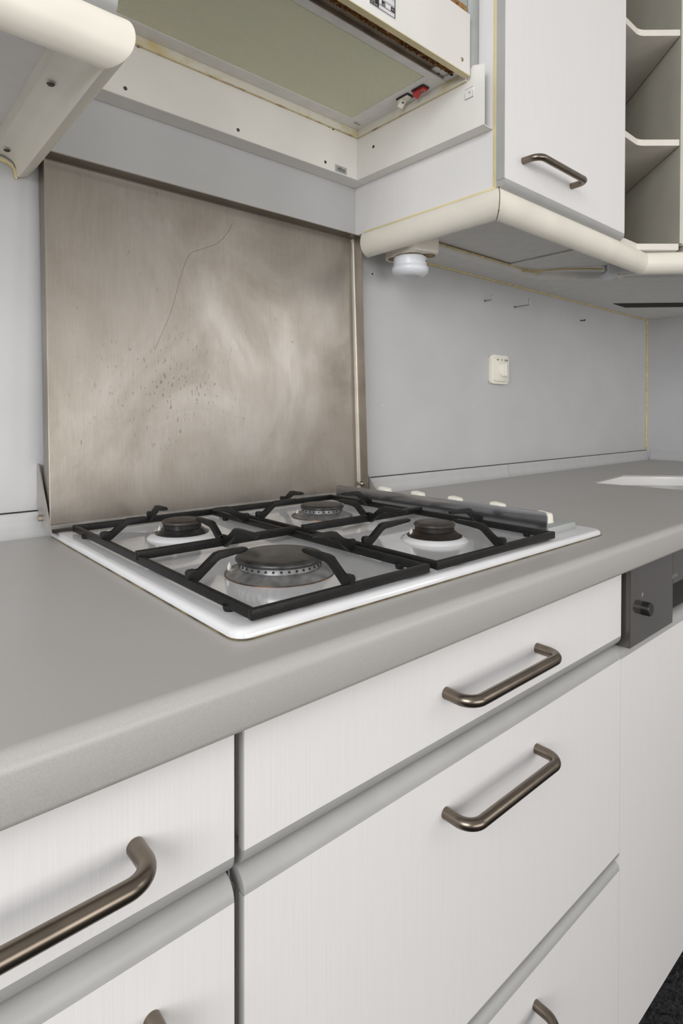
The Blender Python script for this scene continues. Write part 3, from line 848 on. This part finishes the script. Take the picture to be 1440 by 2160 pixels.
# grey housing column and upper slot behind the front board
bm = B()
lathe(bm, [(.0135, .728), (.0135, 1.2), (0, 1.2)], (.5880, -.296, 0), 24)
box(bm, .5765, .6015, -.290, -.04, .745, 1.2)
part('side_column', bm, 'galv', hd, label='grey rounded metal column')
bm = B(); box(bm, .010, .565, -.3075, -.3015, .8115, .8250, .001); part('upper_filter_edge', bm, 'filter', hd)
bm = B(); box(bm, .010, .5720, -.303, -.3015, .8250, 1.15); part('upper_housing', bm, 'galv', hd)

# ================================================================ things on the wall
ts = thing('timer_switch', 'cream wall switch with round knob on the grey splash wall', 'switch', (1.11, 0, .285))
bm = B(); prism(bm, rrect(1.0705, 1.1505, .2465, .3215, .009, 6), 'y', -.010, -.0005, .0022, seg=3); part('frame', bm, 'ivory', ts)
bm = B(); prism(bm, rrect(1.0800, 1.1410, .2530, .3145, .006, 5), 'y', -.0155, -.0095, .0016); part('cover', bm, 'ivory', ts)
bm = B(); lathe(bm, [(0, .004), (.0180, .004), (.0195, .003), (.0195, 0)], (1.1150, -.0155, .284), 32, 'y')
prism(bm, rrect(1.1105, 1.1195, .2655, .3025, .0044, 4), 'y', -.0270, -.0190, .0015)
part('knob', bm, 'ivory', ts, label='round cream rotary knob')
bm = B()
for x in (1.0880, 1.0935, 1.1090, 1.1235, 1.1290, 1.1345): box(bm, x-.0012, x+.0012, -.0158, -.0154, .3065, .3110)
box(bm, 1.1340, 1.1352, -.0158, -.0154, .2925, .2985)
part('scale_marks', bm, 'ink', ts)

def hook(x, z, ln, hh, label):
    h = thing('wall_hook', label, 'hook', (x, 0, z), 'square hooks on the splash wall')
    bm = B(); tube(bm, [(x, .001, z), (x, -ln+.003, z), (x, -ln+.0008, z+.0008), (x, -ln, z+.003), (x, -ln, z+hh)], .0016, 8); part('shank', bm, 'zinc', h)
    bm = B(); lathe(bm, [(0, .0022), (.0022, .002), (.0026, 0)], (x, 0, z), 10, 'y'); part('collar', bm, 'screw', h)
hook(1.054, .4582, .0215, .0145, 'smaller bent wire hook on the grey wall, nearest the cooker')
hook(1.191, .4588, .0445, .0185, 'longer bent wire hook on the grey wall, middle of three')
ws = thing('wall_screw', 'straight dark screw left in the grey wall near the corner', 'screw', (1.562, 0, .461))
bm = B(); tube(bm, [(1.562, .001, .461), (1.562, -.014, .461)], .0018, 8); part('shank', bm, 'screw', ws)
bm = B(); lathe(bm, [(0, .002), (.003, .0012), (.0034, 0)], (1.562, -.0135, .461), 10, 'y'); part('head', bm, 'screw', ws)
for x, z, mat, lab in ((.6524, .4637, 'screw', 'tiny rust-brown plug in the wall beside the steel lid'), (.686, .1864, 'label_white', 'tiny pale wall plug low beside the steel lid'), (1.0115, .1835, 'label_white', 'tiny pale wall plug below the cream switch')):
    bm = B(); lathe(bm, [(0, .0010), (.0018, .0008), (.0022, 0)], (x, -.0001, z), 10, 'y')
    o = part('wall_plug', bm, mat, None, loc=(x, 0, z)); tag(o, lab, 'wall plug')

# triple socket under the right wall cabinet, with a round plug-in light
SX, SY = .672, -.093
so = thing('triple_socket', 'cream three-way socket block under the right wall cabinet', 'socket', (SX, SY, ZC))
bm = B()
prism(bm, rrect(SX-.036, SX+.036, SY-.052, SY+.052, .014, 5), 'z', .4835, .5325, .003, Matrix.Translation((SX, SY, 0)) @ Matrix.Rotation(R(-14), 4, 'Z') @ Matrix.Translation((-SX, -SY, 0)))
part('block', bm, 'cream', so)
ln = thing('plug_in_light', 'round white plug-in light hanging from the three-way socket', 'night light', (.6665, -.0945, .49))
LXc, LYc = .6665, -.0945
for dx, dy in ((-.014, .030), (.014, -.030), (-.016, -.014)):
    bm = B(); lathe(bm, [(.0135, 0.4828), (.0135, 0.4834), (.0160, 0.4830), (.0160, 0.4836)], (SX+dx, SY+dy, 0), 24); lathe(bm, [(0, 0.4832), (.0130, 0.4832)], (SX+dx, SY+dy, 0), 24)
    part('socket_opening', bm, 'socket_hole', so, label='brown stained round opening')
bm = B(); lathe(bm, [(0, 0.4818), (.031, 0.4818), (.0330, 0.4800), (.0335, 0.4600), (0, 0.4600)], (LXc, LYc, 0), 40); part('body', bm, 'cool_white', ln)
bm = B(); lathe(bm, [(.0325, 0.4640), (.0358, 0.4620), (.0372, 0.4560), (.0350, 0.4500), (.0290, 0.4450), (.0220, 0.4425), (.0195, 0.4425), (.0180, 0.4445), (.0120, 0.4450), (0, 0.4450)], (LXc, LYc, 0), 40); part('lens', bm, 'cool_white', ln, deg=60)
bm = B(); lathe(bm, [(0, .001), (.0015, .0008), (.002, -.001)], (0, 0, 0), 8, 'y'); bmesh.ops.transform(bm, matrix=Matrix.Translation((LXc+.012, LYc-.0312, 0.4710)), verts=bm.verts); part('light_sensor', bm, 'screw', ln)

# under-cabinet lamp end with rocker switch and its cable
ul = thing('under_cabinet_lamp', 'white lamp end with rocker switch behind the right front pelmet', 'lamp', (1.24, -.245, .53))
mU = Matrix.Translation((1.232, -.238, 0)) @ Matrix.Rotation(R(-45), 4, 'Z')
bm = B(); box(bm, -.012, .30, -.022, .022, .512, .5322, .002, mtx=mU); part('housing', bm, 'cool_white', ul)
bm = B(); box(bm, -.012, .012, -.024, .024, .502, .5322, .002, mtx=mU); part('end_cap', bm, 'cool_white', ul)
bm = B(); prism(bm, [(.020, .5121), (.020, .5075), (.030, .5020), (.036, .5085), (.058, .5100), (.058, .5121)], 'y', -.009, .009, .0006, mU); part('rocker_switch', bm, 'ivory', ul)
bm = B(); box(bm, -.0165, -.0115, -.006, .008, .519, .531, .001, mtx=mU); part('connector', bm, 'ivory', ul)
lc = None
bm = B()
cp0 = mU @ Vector((-.016, .001, .525))
tube(bm, [tuple(cp0), (1.195, -.203, .5262), (1.160, -.150, .5290), (1.125, -.105, .5270), (1.090, -.0865, .5250)], .0019, 8)
o = part('lamp_cable', bm, 'wire', None, loc=(1.15, -.14, .53)); tag(o, 'thin yellowed cable running to the under-cabinet lamp', 'cable')
# seam strip under the cabinet joint
bm = B(); box(bm, 1.034, 1.052, -.330, -.086, .5315, .5332); part('seam_strip', bm, 'under', wr)
